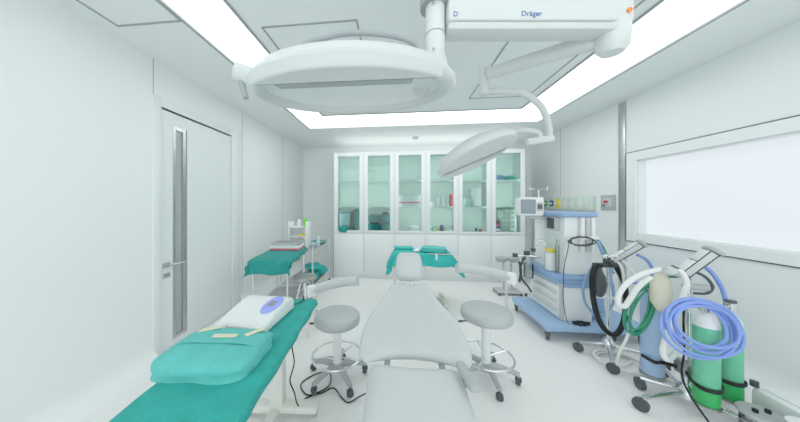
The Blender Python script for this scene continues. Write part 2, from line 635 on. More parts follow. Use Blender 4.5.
cab0 = make_cabinet()
cabs = []
for i in range(6):
    o = cab0 if i == 0 else copy_tree(cab0)
    o.location = (CX0 + CW * (i + .5), CY, 0)
    o['label'] = cab_labels[i]
    cabs.append(CX0 + CW * (i + .5))
struct(MB().box((CX0 - .018, CY, 0), (CX0 - .001, YB - .002, CH)).box((CX0 + 6 * CW + .001, CY, 0), (CX0 + 6 * CW + .018, YB - .002, CH)).build('trim_9', SEAM))

# things inside the cabinets
SH0, SH1, SH2 = .861, 1.357, 1.838


def in_cab(i, dx, dy, z):
    return (cabs[i] + dx, CY + .05 + dy, z)


def boxthing(name, size, m, label, cat, loc, rz=0, group=None, bev=.006):
    o = MB().box((-size[0] / 2, 0, 0), (size[0] / 2, size[1], size[2]), bev).build(name, m)
    o.location = loc
    o.rotation_euler = (0, 0, rz)
    return tag(o, label, cat, group)


def softthing(name, size, m, label, cat, loc, rz=0, group=None, seed=1, e=3.0):
    o = MB().pillow((-size[0] / 2, -size[1] / 2, 0), (size[0] / 2, size[1] / 2, size[2]), e=e, wob=.12, seed=seed).build(name, m)
    o.location = loc
    o.rotation_euler = (0, 0, rz)
    return tag(o, label, cat, group)


# cabinet 0
t = thing('storage_bin', 'pale blue-grey plastic bin on bottom shelf of far left cabinet', 'bin', in_cab(0, -.09, .15, SH0))
b = MB()
b.prism([(-.09, 0), (.09, 0), (.105, .36), (-.105, .36)], -.12, .12, 'y', .01)
b.build('tub', LBLUE, t)
MB().box((-.11, -.125, .36), (.11, .125, .375), .006).build('lid', LBLUE, t)
softthing('linen_pack', (.17, .16, .13), TEALD, 'small teal linen pack on bottom shelf, left corner of far left cabinet', 'linen', in_cab(0, -.11, -.06 + .05, SH0), seed=3, e=3.5)
softthing('linen_pack', (.17, .26, .43), TEALC, 'tall upright teal linen pack in far left cabinet', 'linen', in_cab(0, .13, .15, SH0), seed=5, e=4)
boxthing('carton', (.16, .2, .36), PAPER, 'white carton at right edge behind the teal pack, far left cabinet', 'box', in_cab(0, .02, .2, SH0))
# cabinet 1
for k, (dx, z, s, m) in enumerate(((-.11, 0, (.23, .26, .17), TEALC), (.11, 0, (.22, .26, .18), TEALC), (-.11, .165, (.24, .26, .16), TEALC), (.11, .175, (.24, .26, .17), TEALC))):
    softthing('linen_bundle', s, m, ['teal linen bundle at lower left of second cabinet', 'teal linen bundle at lower right of second cabinet',
              'teal linen bundle resting on top at left in second cabinet', 'dark teal linen bundle under the black box in second cabinet'][k],
              'linen', in_cab(1, dx, .16, SH0 + z), seed=k + 7, e=3.5, group='teal linen in the second cabinet')
boxthing('black_box', (.11, .1, .045), BLACKG, 'small black box on top of the teal bundles in second cabinet', 'box', in_cab(1, .11, .08, SH0 + .335))
t = tag(MB().tube([(-.12, 0, 0), (-.02, -.015, .01), (.06, 0, 0)], .012).build('instrument_roll', BLACK), 'short black instrument roll lying across the teal bundles of second cabinet', 'instrument')
t.location = in_cab(1, -.03, -.015, SH0 + .17)
# cabinet 2
for k in range(12):
    fx = -.19 + .0345 * k
    t = thing('folder', 'thin white folder with pink stripe, standing in the row on the middle shelf', 'folder', in_cab(2, fx, .06, SH1), group='pink-striped folders on the middle shelf')
    MB().box((-.0145, 0, 0), (.0145, .2, .19 + .008 * (k % 3)), .002).build('cover', PAPER, t)
    MB().box((-.0148, -.002, .055), (.0148, .02, .085)).build('stripe', PINK, t)
boxthing('carton', (.12, .16, .03), PINK, 'flat pink carton at bottom left of third cabinet', 'box', in_cab(2, -.14, .03, SH0))
boxthing('carton', (.15, .16, .13), PAPER, 'plain white carton at bottom right of third cabinet', 'box', in_cab(2, .10, .1, SH0))
boxthing('carton', (.24, .16, .12), PAPER, 'white carton on top shelf of third cabinet', 'box', in_cab(2, .0, .12, SH2))


def bottle(r, h, m, label, loc, capm=WHITEP, group=None):
    t = thing('bottle', label, 'bottle', loc, group=group)
    MB().lathe([(0, 0), (r, 0), (r, h * .72), (r * .8, h * .82), (r * .42, h * .87), (r * .42, h * .92), (0, h * .92)], 16).build('body', m, t)
    MB().lathe([(r * .47, h * .86), (r * .47, h), (0, h)], 16).build('cap', capm, t)
    return t


for k in range(5):
    bottle(.030, .20 + .02 * (k % 2), PAPER, 'white bottle standing beside the red one on middle shelf, fourth cabinet', in_cab(3, -.05 + .05 * k, .10 + .03 * (k % 2), SH1), group='white bottles on the middle shelf')
bottle(.032, .27, RED, 'tall red bottle at right end of middle shelf, fourth cabinet', in_cab(3, .19, .07, SH1))
boxthing('carton', (.09, .12, .09), PAPER, 'small white carton at left end of middle shelf, fourth cabinet', 'box', in_cab(3, -.15, .06, SH1))
bottle(.03, .13, GREENTANK, 'small green bottle at bottom left of fourth cabinet', in_cab(3, -.17, .06, SH0))
bottle(.033, .15, PAPER, 'white bottle left of the yellow one on bottom shelf of fourth cabinet', in_cab(3, -.10, .06, SH0))
bottle(.03, .13, YGREEN, 'small yellow bottle on bottom shelf of fourth cabinet', in_cab(3, -.05, .04, SH0))
bottle(.036, .18, NAVY, 'blue bottle right of the yellow one, bottom shelf of fourth cabinet', in_cab(3, .02, .07, SH0))
boxthing('carton', (.12, .12, .07), PAPER, 'low white carton at bottom right of fourth cabinet', 'box', in_cab(3, .14, .06, SH0))
# cabinet 4
boxthing('carton', (.17, .2, .33), PAPER, 'tall white carton on middle shelf of cabinet behind small lamp', 'box', in_cab(4, .07, .1, SH1))
boxthing('carton', (.16, .16, .15), PALEGREEN, 'pale green carton on middle shelf of cabinet behind small lamp', 'box', in_cab(4, -.08, .03, SH1))
t = thing('instrument_tray', 'long steel tray on bottom shelf of cabinet behind small lamp', 'tray', in_cab(4, .0, .1, SH0))
MB().box((-.18, -.08, 0), (.18, .08, .012), .004).build('pan', STEEL, t)
frame_mb(-.175, -.075, .175, .075, .012, .035, .006).build('rim', STEEL, t)
bottle(.024, .09, NAVY, 'small navy bottle on the steel tray, left of the red jar', in_cab(4, .07, .09, SH0 + .013), BLACK)
bottle(.026, .08, RED, 'small dark red jar on the steel tray in cabinet behind lamp', in_cab(4, .14, .08, SH0 + .013))
# cabinet 5
softthing('linen_pack', (.17, .2, .10), BLUEP, 'pale blue linen pack on top shelf of far right cabinet, left one', 'linen', in_cab(5, -.11, .12, SH2), seed=21)
softthing('linen_pack', (.20, .2, .08), TEALL, 'light teal linen pack on top shelf of far right cabinet, right one', 'linen', in_cab(5, .09, .12, SH2), seed=23)
t = thing('drawer_organiser', 'pale desktop organiser with two columns of small drawers, far right cabinet', 'organiser', in_cab(5, .06, .07, SH0))
MB().box((-.145, .02, 0), (.145, .25, .43), .004).build('case', PALEGREEN, t)
for cx_ in (-.07, .07):
    for k in range(5):
        dr = MB().box((cx_ - .062, 0, .015 + k * .083), (cx_ + .062, .02, .085 + k * .083), .004).build('drawer', SILVERG, t)
        MB().box((cx_ - .02, -.010, .043 + k * .083), (cx_ + .02, 0.001, .055 + k * .083), .003).build('handle', DGREYP, dr)
for k, (m, nm) in enumerate(((MAGENTA, 'magenta'), (PAPER, 'white'), (NAVY, 'navy'), (PINK, 'pink'), (DGREYP, 'dark grey'))):
    boxthing('carton', (.085, .12, .045), m, 'flat %s carton in the stack left of the drawer organiser' % nm, 'box', in_cab(5, -.145, .04, SH0 + .0455 * k), group='stacked cartons in the far right cabinet')


# ------------------------------------------------------------------ dental / operating chair
ch = thing('operating_chair', 'grey vinyl reclining operating chair with small square headrest, centre of room', 'chair', (.10, .95, 0))


def wprof(tab):
    def f(t):
        for (a, b), (c_, d_) in zip(tab, tab[1:]):
            if t <= c_:
                q = (t - a) / (c_ - a)
                q = q * q * (3 - 2 * q) if False else q
                return b + (d_ - b) * q
        return tab[-1][1]
    return f


back_w = wprof([(0, .30), (.04, .318), (.12, .326), (.25, .324), (.36, .312), (.48, .287), (.6, .246), (.72, .203), (.84, .171), (.93, .157), (.98, .146), (1, .122)])
bk = MB().cushion(.665, back_w, .048, e=3.4, rows=44, n=56, arch=.055, bow=-.012)
bk.build('backrest', VINYL, ch, (0, .405, .495), (math.radians(22), 0, 0))
seat_w = wprof([(0, .215), (.1, .235), (.5, .24), (.85, .25), (.95, .25), (1, .235)])
MB().cushion(.985, seat_w, .055, e=3.8, rows=40, n=56, archtop=.03).build('seat', VINYL, ch, (-.005, -.545, .455), (0, 0, 0))
hr = MB().cushion(.235, wprof([(0, .085), (.15, .108), (.6, .113), (.88, .10), (1, .075)]), .042, e=3.0, rows=20, n=36)
hr.build('headrest', VINYL, ch, (0.0, 1.08, .755), (math.radians(72), 0, 0))
stem = MB()
for sx in (-.022, .022):
    stem.tube([(sx, .98, .66), (sx, 1.06, .72), (sx, 1.10, .79), (sx, 1.115, .85)], .011)
stem.box((-.045, 1.09, .80), (.045, 1.125, .86), .008)
stem.build('headrest_stem', CHROME, ch)
MB().cushion(.20, wprof([(0, .020), (.2, .026), (.8, .028), (1, .02)]), .018, e=2.6, rows=14, n=24).build('armrest', GREYP, ch, (.262, .20, .535), (0, 0, .12))
ab = MB()
ab.tube([(.255, .30, .52), (.255, .32, .47), (.21, .36, .42)], .012)
ab.build('armrest_bracket', CHROME, ch)
un = MB()
un.box((-.20, -.45, .385), (.20, .36, .405), .006)
un.tube([(-.16, .25, .39), (-.16, .42, .44), (-.14, .75, .585)], .018)
un.tube([(.16, .25, .39), (.16, .42, .44), (.14, .75, .585)], .018)
un.build('chassis', LGREYP, ch)
MB().box((-.13, -.2, .06), (.13, .12, .39), .03).build('pedestal', WHITEP, ch)
MB().box((-.22, -.42, 0), (.22, .20, .06), .02).build('base_plate', WHITEP, ch)

# ------------------------------------------------------------------ assistant stools


def make_stool(loc, seat_h, seat_r, rot, a0, a1, z0, z1, label, lever_a, rr):
    t = thing('rolling_stool', label, 'stool', loc)
    prof = [(0, seat_h - .075), (seat_r * .9, seat_h - .078), (seat_r * .98, seat_h - .066), (seat_r, seat_h - .045), (seat_r * .985, seat_h - .022), (seat_r * .93, seat_h - .006), (seat_r * .82, seat_h), (0, seat_h + .003)]
    MB().lathe(prof, 48).build('seat', VINYLD, t, angle=60)
    MB().lathe([(0, .10), (.034, .10), (.034, seat_h - .12), (.05, seat_h - .10), (.1, seat_h - .08), (0, seat_h - .08)], 24).build('column', WHITEP, t)
    MB().lathe([(0, .07), (.055, .07), (.055, .10), (.04, .125), (0, .125)], 24).build('hub', GREYP, t)
    for k in range(5):
        a = rot + k * 2 * PI / 5
        c, s = math.cos(a), math.sin(a)
        m = MB()
        m.tube([(c * .03, s * .03, .105), (c * .13, s * .13, .10), (c * .235, s * .235, .078)], lambda q: .026 - .009 * q, n=10)
        lg = m.build('leg', GREYP, t)
        castor_mb(c * .228, s * .228, .078, .026, .03, a + 1.2).build('castor', DGREYP, lg)
    ring = [(rr * math.cos(q * 2 * PI / 24), rr * math.sin(q * 2 * PI / 24), .185) for q in range(24)]
    m = MB().tube(ring, .009, closed=True, n=10, sub=3)
    for k in range(5):
        a = rot + k * 2 * PI / 5 + .6
        if k % 2 == 0:
            m.tube([(math.cos(a) * .03, math.sin(a) * .03, .17), (math.cos(a) * rr, math.sin(a) * rr, .185)], .006, smooth=False, n=8)
    m.build('foot_ring', CHROME, t)
    lv = (math.cos(lever_a), math.sin(lever_a))
    MB().tube([(lv[0] * .05, lv[1] * .05, seat_h - .09), (lv[0] * (seat_r + .02), lv[1] * (seat_r + .02), seat_h - .085)], .005, smooth=False).tube(
        [(lv[0] * (seat_r + .005), lv[1] * (seat_r + .005), seat_h - .085), (lv[0] * (seat_r + .04), lv[1] * (seat_r + .04), seat_h - .085)], .009, smooth=False).build('lever', DGREYP, t)
    # curved body rest behind the seat
    R = .385
    pts = []
    for k in range(13):
        a = a0 + (a1 - a0) * k / 12
        pts.append((R * math.cos(a), R * math.sin(a), z0 + (z1 - z0) * k / 12))
    MB().tube(pts, .03, n=16, sub=3, flat=(.032, .046)).build('body_rest', VINYL, t, angle=70)
    p = pts[1]
    q = pts[0]
    m = MB()
    m.tube([(p[0] * .98, p[1] * .98, p[2] - .03), (p[0] * .98, p[1] * .98, seat_h - .06), (p[0] * .9, p[1] * .9, seat_h - .10), (.03 * math.cos(a0), .03 * math.sin(a0), seat_h - .10)], .011)
    m.build('rest_post', CHROME, t)
    m = MB().box((-.03, -.036, -.05), (.03, .036, .05), .012)
    m.build('end_cap', WHITEP, t, (q[0], q[1], q[2]), (0, 0, a0))
    return t


make_stool((-.48, 1.90, 0), .52, .185, .35, math.radians(142), math.radians(74), .60, .665, 'round grey rolling stool on left, standing between operating chair and teal table', PI + .1, .195)
make_stool((.715, 2.02, 0), .555, .198, 1.0, math.radians(38), math.radians(112), .735, .785, 'round grey rolling stool on the right, in front of the wheeled machine', PI + .25, .20)

# ------------------------------------------------------------------ draped table at the left front
tb = thing('instrument_table', 'white pedestal instrument table under a teal cloth, left foreground', 'table', (-.76, 1.13, 0), math.radians(4.2))
MB().box((-.182, -.48, .665), (.20, .56, .69), .006).build('table_top', BEIGEM, tb)
MB().box((-.045, .36, .06), (.045, .43, .67), .008).build('post', BEIGEM, tb)
MB().box((-.20, .35, .04), (.27, .43, .085), .012).build('base_bar', BEIGEM, tb)
MB().box((-.03, -.40, .045), (.03, .36, .08), .01).build('base_beam', BEIGEM, tb)
MB().box((-.22, -.46, .04), (.22, -.39, .085), .012).build('base_bar', BEIGEM, tb)
for x, y in ((-.18, .39), (.25, .39), (-.2, -.42), (.2, -.42)):
    castor_mb(x, y, .045, .02, .018, 1.3).build('castor', GREYP, tb)
cl = MB().drape((-.190, -.49), (.208, .568), .697, (.035, .03, .22, .03), amp=.016, res=.022, seed=4).build('table_cloth', TEAL, thick=.004)
cl.location = tb.location
cl.rotation_euler = tb.rotation_euler
tag(cl, 'teal surgical cloth draped over the left foreground table', 'cloth')

# wrapped pack
pk = thing('surgical_pack', 'light teal wrapped surgical pack closed with three tape strips, on left table', 'pack', (-.812, 1.015, .702), math.radians(3))
m = MB()
m.pillow((-.208, -.158, -.074), (.208, .155, .074), e=4.6, n=72, wob=.05, seed=2)
for v in m.bm.verts:
    v.co.z = max(v.co.z, .001 + .01 * v.co.z / .074)
m.build('wrapped_bundle', TEALL, pk, angle=80)
m = MB()
g_ = []
for i in range(15):
    row = []
    for j in range(13):
        x = -.205 + .41 * i / 14
        y = -.02 + .165 * j / 12
        z = .0772 - .9 * max(0, abs(x) - .13) ** 1.35 - 1.1 * max(0, y - .085) ** 1.35 + .003 * noise.noise(Vector((x * 12, y * 12, 3)))
        row.append(m.bm.verts.new((x, y, z)))
    g_.append(row)
for i in range(14):
    for j in range(12):
        m.bm.faces.new((g_[i][j], g_[i + 1][j], g_[i + 1][j + 1], g_[i][j + 1]))
m.build('wrap_flap', TEALL, pk, thick=.003)
for (x, y, rz, L) in ((.015, .03, .05, .055), (-.10, .088, .5, .045), (.135, .075, .9, .045)):
    MB().box((-L, -.014, 0), (L, .014, .002)).build('tape_strip', TAPE, pk, (x, y, .083 - (.001 if y > .08 else 0) - (.002 if x > .13 else 0)), (0, 0, rz))

# electronic console with oval display
cs = thing('console_unit', 'white rounded tabletop console with a blue oval display, on left table', 'device', (-.835, 1.375, .702), math.radians(-3))
m = MB()
m.prism([(-.165, .03), (-.165, 0), (.175, 0), (.18, .05), (.165, .078), (.12, .096), (.06, .096), (-.06, .073), (-.14, .050)], -.15, .145, 'x', .018)
m.build('body', WHITEP, cs, angle=50)
MB().box((-.105, -.172, .006), (.055, -.155, .036), .006).build('front_recess', GREYP, cs)
for x in (-.125, .095):
    MB().box((x - .022, -.182, 0), (x + .05, -.13, .05), .012).build('front_foot', WHITEP, cs)
ex = math.radians(11.5)
dsp = MB().lathe([(0, .006), (.046, .006), (.05, 0), (0, 0)], 40)
for v in dsp.bm.verts:
    v.co.y *= 1.75
dsp.build('oval_display', BLUEL, cs, (.085, .012, .0895), (ex, 0, -.12))
MB().box((-.022, -.022, .0), (.022, .028, .003), .002).build('readout', SCREEN, cs, (.085, .010, .0958), (ex, 0, -.12))

# cables by the table
tag(MB().tube([(-.72, 1.575, .715), (-.68, 1.59, .716), (-.665, 1.66, .716), (-.70, 1.735, .712), (-.70, 1.755, .62), (-.68, 1.62, .56), (-.65, 1.44, .53), (-.62, 1.40, .44), (-.643, 1.393, .335), (-.62, 1.40, .26), (-.635, 1.48, .12), (-.637, 1.57, .012), (-.63, 1.63, .006)], .0042, n=8).build('power_cable', BLACK),
    'thin black cable hanging from the white console down under the teal table', 'cable')
t = thing('foot_switch_cable', 'thin black cable looping over the floor beside the operating chair', 'cable', (0, 0, 0))
MB().tube([(-.66, 1.66, .006), (-.60, 1.71, .006), (-.52, 1.80, .006), (-.55, 1.93, .006), (-.65, 1.92, .006), (-.74, 1.80, .006), (-.66, 1.70, .006), (-.56, 1.72, .006), (-.48, 1.78, .006), (-.40, 1.70, .006), (-.34, 1.66, .006), (-.27, 1.70, .02), (-.20, 1.62, .12), (-.16, 1.45, .28), (-.155, 1.28, .37)], .0045, n=8).build('cord', BLACK, t)
MB().cyl((-.158, 1.29, .36), (-.15, 1.24, .40), .012, .009, 12).build('plug', LGREYP, t)
MB().cyl((-.15, 1.24, .40), (-.147, 1.225, .415), .011, n=12).build('yellow_tip', YELLOW, t)

# ------------------------------------------------------------------ rear left trolleys
tr = thing('draped_trolley', 'chrome-legged trolley under a dark teal cloth by the left wall', 'trolley', (-1.44, 2.88, 0), math.radians(9))
MB().box((-.20, -.40, .765), (.20, .40, .785), .004).build('top', STEEL, tr)
MB().box((-.19, -.39, .22), (.19, .39, .235), .004).build('shelf', STEEL, tr)
for x in (-.185, .185):
    for y in (-.385, .385):
        l = MB().cyl((x, y, .07), (x, y, .77), .0125, n=12).build('leg', CHROME, tr)
        castor_mb(x, y, .075, .03, .02, .4).build('castor', DGREYP, l)
cl = MB().drape((-.208, -.41), (.208, .41), .792, (.09, .06, .15, .02), amp=.03, res=.02, seed=9, fl=.16, wav=6).build('trolley_cloth', TEALD, thick=.004)
cl.location = tr.location
cl.rotation_euler = tr.rotation_euler
tag(cl, 'dark teal cloth hanging over the trolley by the left wall', 'cloth')


def tray(loc, rz, m, label, s=(.42, .30, .04)):
    t = thing('instrument_tray', label, 'tray', loc, rz, group='trays stacked on the draped trolley')
    a, b, h = s[0] / 2, s[1] / 2, s[2]
    MB().box((-a, -b, 0), (a, b, h * .3), .006).build('pan', m, t)
    frame_mb(-a + .008, -b + .008, a - .008, b - .008, h * .3, h, .008).build('rim', m, t)
    return t


zt = .801
tray((-1.46, 3.10, zt), .1, PINK, 'pink tray at the bottom of the stack on the draped trolley', (.37, .26, .022))
tray((-1.465, 3.10, zt + .023), .1, WHITEP, 'white tray in the middle of the stack on the draped trolley', (.38, .26, .04))
tray((-1.475, 3.105, zt + .064), .06, STEEL, 'steel tray at the top of the stack on the draped trolley', (.34, .24, .025))

t2 = thing('steel_trolley', 'open steel two-shelf trolley standing between draped trolley and cabinets', 'trolley', (-1.47, 3.83, 0))
for z in (.715, .20):
    m = MB().box((-.25, -.44, z), (.25, .44, z + .015), .003)
    m.build('shelf', STEEL, t2)
for x in (-.245, .245):
    for y in (-.435, .435):
        l = MB().cyl((x, y, .06), (x, y, .79), .0125, n=12).build('leg', CHROME, t2)
        castor_mb(x, y, .065, .025, .018, .7).build('castor', DGREYP, l)
    MB().tube([(x, -.435, .785), (x, .435, .785)], .008, smooth=False).build('guard_rail', CHROME, t2)
for k, (x, y, z, s, m, lb) in enumerate(((-1.33, 3.95, .216, (.30, .28, .14), TEAL, 'crumpled teal linen at far end of steel trolley lower shelf'),
                                        (-1.36, 3.62, .216, (.30, .28, .12), TEALD, 'dark teal linen at near end of steel trolley lower shelf'),
                                        (-1.36, 3.80, .335, (.26, .30, .10), TEALB, 'aqua linen heaped on top of lower shelf linens of steel trolley'),
                                        (-1.33, 4.02, .731, (.22, .24, .05), TEAL, 'flat teal linen at far end of steel trolley top shelf'),
                                        (-1.40, 3.78, .731, (.24, .18, .04), LBLUE, 'pale blue wrapped packet in middle of steel trolley top shelf'))):
    softthing('linen_bundle', s, m, lb, 'linen', (x, y, z), rz=.3 * k, seed=31 + k, e=2.6, group='linen on the steel trolley')
rk = thing('bottle_rack', 'small white rack on the steel trolley holding bottles beside left wall', 'rack', (-1.50, 3.58, .731))
for z in (.0, .17, .31):
    MB().box((-.14, -.09, z), (.14, .09, z + .012), .004).build('shelf', WHITEP, rk)
for x in (-.135, .135):
    MB().box((x - .008, -.09, .01), (x + .008, .09, .40), .003).build('side_panel', WHITEP, rk)
bottle(.033, .14, GREENW, 'bright green bottle standing on top of the white rack', (-1.40, 3.57, .731 + .323), GREENW)
boxthing('packet', (.12, .1, .03), YELLOW, 'small yellow packet on the middle shelf of the white rack', 'box', (-1.43, 3.50, .731 + .183))
bottle(.03, .11, PAPER, 'white bottle on top of the white rack, left of green one', (-1.50, 3.57, .731 + .323))
bottle(.03, .14, LBLUE, 'pale clear bottle standing on steel trolley top shelf by the rack', (-1.27, 3.78, .731))

ss = thing('steel_stool', 'small round stainless steel stool with splayed legs beside draped trolley', 'stool', (-1.02, 2.58, 0))
MB().lathe([(0, .56), (.12, .56), (.128, .568), (.128, .59), (.118, .60), (0, .602)], 32).build('seat', DSTEEL, ss)
for k in range(4):
    a = .5 + k * PI / 2
    MB().tube([(.035 * math.cos(a), .035 * math.sin(a), .56), (.07 * math.cos(a), .07 * math.sin(a), .42), (.175 * math.cos(a), .175 * math.sin(a), .012)], .011).build('leg', CHROME, ss)
MB().tube([(.125 * math.cos(q * PI / 8), .125 * math.sin(q * PI / 8), .2) for q in range(16)], .007, closed=True, sub=3).build('ring', CHROME, ss)
MB().cyl((0, 0, .45), (0, 0, .56), .02).build('spindle', CHROME, ss)

# ------------------------------------------------------------------ draped back table
bt = thing('back_table', 'white framed instrument table under an aqua cloth, in front of cabinets', 'table', (.33, 3.45, 0))
MB().box((-.36, -.20, .70), (.36, .20, .725), .006).build('table_top', BEIGEM, bt)
for x in (-.36, -.28):
    MB().box((x - .018, -.17, .05), (x + .018, -.13, .70), .006).build('post', BEIGEM, bt)
MB().box((-.39, -.19, .03), (-.26, .30, .06), .006).build('base_bar', BEIGEM, bt)
MB().box((-.26, .06, .03), (.34, .11, .06), .006).build('base_bar', BEIGEM, bt)
MB().box((.30, -.19, .03), (.36, .30, .06), .006).build('base_bar', BEIGEM, bt)
cl = MB().drape((-.368, -.21), (.368, .21), .732, (.24, .25, .15, .12), amp=.035, res=.02, seed=13, wav=6, fl=.42).build('back_table_cloth', TEALB, thick=.004)
cl.location = (.35, 3.45, 0)
tag(cl, 'aqua cloth spread over the instrument table in front of cabinets', 'cloth')
fc = thing('folded_gown', 'folded teal gown on right half of the aqua back table', 'cloth', (.50, 3.39, .739), -.35)
for k, (a, b) in enumerate((((-.20, -.12), (.18, .12)), ((-.16, -.10), (.17, .10)))):
    MB().pillow((a[0], a[1], .03 * k), (b[0], b[1], .03 * k + .045), e=4, wob=.08, seed=41 + k).build('fold', TEALL if k else TEALB, fc)
boxthing('wrapped_towel', (.28, .16, .03), TEALB, 'flat aqua towel at far left of the aqua back table', 'cloth', (.10, 3.48, .740), .05, bev=.012)
for k, (x, y, z, rz, s) in enumerate(((.33, 3.42, .740, .4, (.15, .11, .06)), (.40, 3.50, .740, -.3, (.16, .12, .075)), (.27, 3.36, .740, .9, (.10, .09, .04)))):
    softthing('plastic_packet', s, LILAC if k != 2 else PAPER, ['pale lilac plastic packet at the front of the aqua back table', 'larger pale lilac packet at the rear of the aqua back table', 'small white packet at front left of aqua back table'][k], 'packet', (x, y, z), rz, seed=50 + k, e=2.4)
boxthing('tray_edge', (.30, .02, .012), STEEL, 'narrow steel tray edge showing along front of aqua back table', 'instrument', (.56, 3.215, .737), 0, bev=.003)  # silver edge of the table tray, built as a thin bar
t = thing('towel_clip', 'white towel clip gripping front edge of the aqua table cloth', 'clip', (.51, 3.205, .69))
MB().box((-.012, -.03, -.02), (.012, -.014, .05), .004).build('jaw', WHITEP, t)
MB().box((-.015, -.03, .045), (.015, .02, .058), .004).build('lever', WHITEP, t)

# ------------------------------------------------------------------ surgical lamps
def lamp_head(parent, R, bar_y, loc, rot):
    """shallow dish looking down: smooth lens plate on the near side, slot bar, concave far side inside a thick rim"""
    sh = MB().lathe([(R, 0), (R * 1.0, .012), (R * .93, .04), (R * .7, .07), (R * .35, .088), (0, .092)], 64).build('lamp_head', LAMPW, parent, loc, rot, angle=60)
    MB().lathe([(R * .86, .014), (R * .87, -.008), (R * .92, -.020), (R * .98, -.012), (R * 1.004, .002), (R, .012), (R * .97, .018)], 72).build('rim', LAMPW, sh, angle=70)
    MB().lathe([(R * .90, -.004), (R * .82, .024), (R * .66, .05), (R * .3, .07), (0, .073)], 48).build('reflector', LAMPR, sh, angle=60)
    pts = []
    r = R * 1.003
    a0 = math.asin(bar_y / r)
    for k in range(49):
        a = PI - a0 + (PI + 2 * a0) * k / 48
        pts.append((r * math.cos(a), r * math.sin(a)))
    MB().prism(pts, -.024, .010, 'z', .008).build('lens_plate', LAMPW, sh)
    r2 = R * .88
    hw = math.sqrt(r2 * r2 - bar_y * bar_y)
    MB().box((-hw * .97, bar_y - .004, -.026), (hw * .93, bar_y + .040, -.006), .004).build('slot_bar', LAMPG, sh)
    return sh


sl = thing('surgical_light', 'large white disc surgical lamp overhead, hanging from ceiling column', 'lamp', (.17, 1.10, ZC))
# ceiling column
MB().cyl((0, 0, -.66), (0, 0, -.001), .042, n=32).build('column', BOOMW, sl)
MB().cyl((0, 0, -.42), (0, 0, -.375), .066, n=32).build('collar', LAMPG, sl)
MB().cyl((0, 0, -.545), (0, 0, -.540), .0432, n=32).build('ring_seam', LAMPG, sl)
for q in (-.40, -.60):
    MB().cyl((-.012, -.046, q - .03), (-.012, -.038, q - .03), .006, n=12).build('screw', GREYP, sl)
LH = (-.326, -.232, -.895)
lamp_head(sl, .352, -.235, LH, (math.radians(12), math.radians(-1.0), math.radians(3)))
MB().tube([(0, 0, -.64), (.01, -.02, -.72), (-.01, -.08, -.79), (-.08, -.14, -.83)], .045, n=20).build('arm', LAMPW, sl)
MB().tube([(-.56, -.21, -.76), (-.53, -.19, -.675), (-.45, -.17, -.638), (-.375, -.165, -.625), (-.28, -.155, -.623), (-.17, -.145, -.638), (-.09, -.135, -.672), (-.07, -.14, -.75)], .011, n=12).build('rail_handle', LAMPG, sl)
MB().tube([(-.64, -.25, -.87), (-.69, -.29, -.85), (-.735, -.31, -.835)], lambda q: .042 - .012 * q, n=20).build('side_knob', LAMPW, sl)
MB().tube([(-.712, -.31, -.855), (-.708, -.31, -.89), (-.695, -.31, -.93)], .010, n=10).build('grip', LAMPG, sl)

s2 = thing('surgical_light', 'smaller white surgical lamp on a jointed ceiling arm before the cabinets', 'lamp', (.17, 1.10, ZC))
YW = math.atan(24 / 240.0)


def swing(o):                       # the ceiling boom is swung a few degrees about its column
    p = Vector(o.location)
    o.location = Matrix.Rotation(YW, 3, 'Z') @ p
    o.rotation_euler = (Matrix.Rotation(YW, 3, 'Z') @ Euler(o.rotation_euler).to_matrix()).to_euler()
    return o


swing(MB().box((.046, -.05, -.51), (.845, .06, -.28), .012).build('beam', BOOMW, s2))
MB().lathe([(.0435, -.30), (.075, -.30), (.075, -.002), (.0435, -.002)], 32).build('ceiling_sleeve', BOOMW, s2)
swing(MB().box((.046, -.045, -.545), (.80, .045, -.512), .010).build('beam_cover', LAMPW, s2))
swing(MB().lathe([(0, -.618), (.04, -.618), (.058, -.595), (.062, -.55), (.062, -.30), (0, -.30)], 32, loc=(.805, .01, 0)).build('end_joint', BOOMW, s2))
swing(MB().cyl((.815, -.058, -.473), (.815, -.048, -.473), .011, n=16).build('button', ORANGE, s2))
swing(lettering('lettering', 'Dräger', .031, BLUEINK, s2, (.40, -.0512, -.486), (PI / 2, 0, 0)))
swing(lettering('lettering', 'D', .030, BLUEINK, s2, (.075, -.0512, -.488), (PI / 2, 0, 0)))
MB().tube([(.80, .10, -.535), (.76, .14, -.525), (.43, .54, -.445)], lambda q: .043 - .006 * q, smooth=False, n=18).build('spring_arm', BOOMW, s2)
MB().cyl((.405, .565, -.575), (.405, .565, -.40), .028, n=20).build('drop_joint', BOOMW, s2)
MB().tube([(.405, .565, -.555), (.50, .572, -.55), (.66, .590, -.562), (.765, .600, -.63), (.812, .606, -.70), (.838, .61, -.80), (.838, .61, -.87)], .021, n=14).build('yoke', LAMPW, s2)
MB().cyl((.690, .594, -.888), (.86, .61, -.862), .023, n=18).build('yoke_joint', BOOMW, s2)
MB().tube([(.765, .60, -.875), (.775, .60, -.835), (.70, .592, -.81), (.58, .58, -.825), (.46, .568, -.88), (.42, .565, -.92)], .017, n=12).build('lamp_bracket', LAMPW, s2)
lamp_head(s2, .262, .02, (.345, .56, -.985), (math.radians(-13), math.radians(-23), 0))

sd = thing('smoke_detector', 'small round white smoke detector on the ceiling above the cabinets', 'detector', (.36, 4.75, ZC))
MB().lathe([(0, -.045), (.03, -.045), (.04, -.035), (.055, -.025), (.055, -.001), (0, -.001)], 28).build('housing', LAMPW, sd)
MB().lathe([(.056, -.012), (.062, -.012), (.062, -.001), (.056, -.001)], 28).build('mount_ring', GREYP, sd)

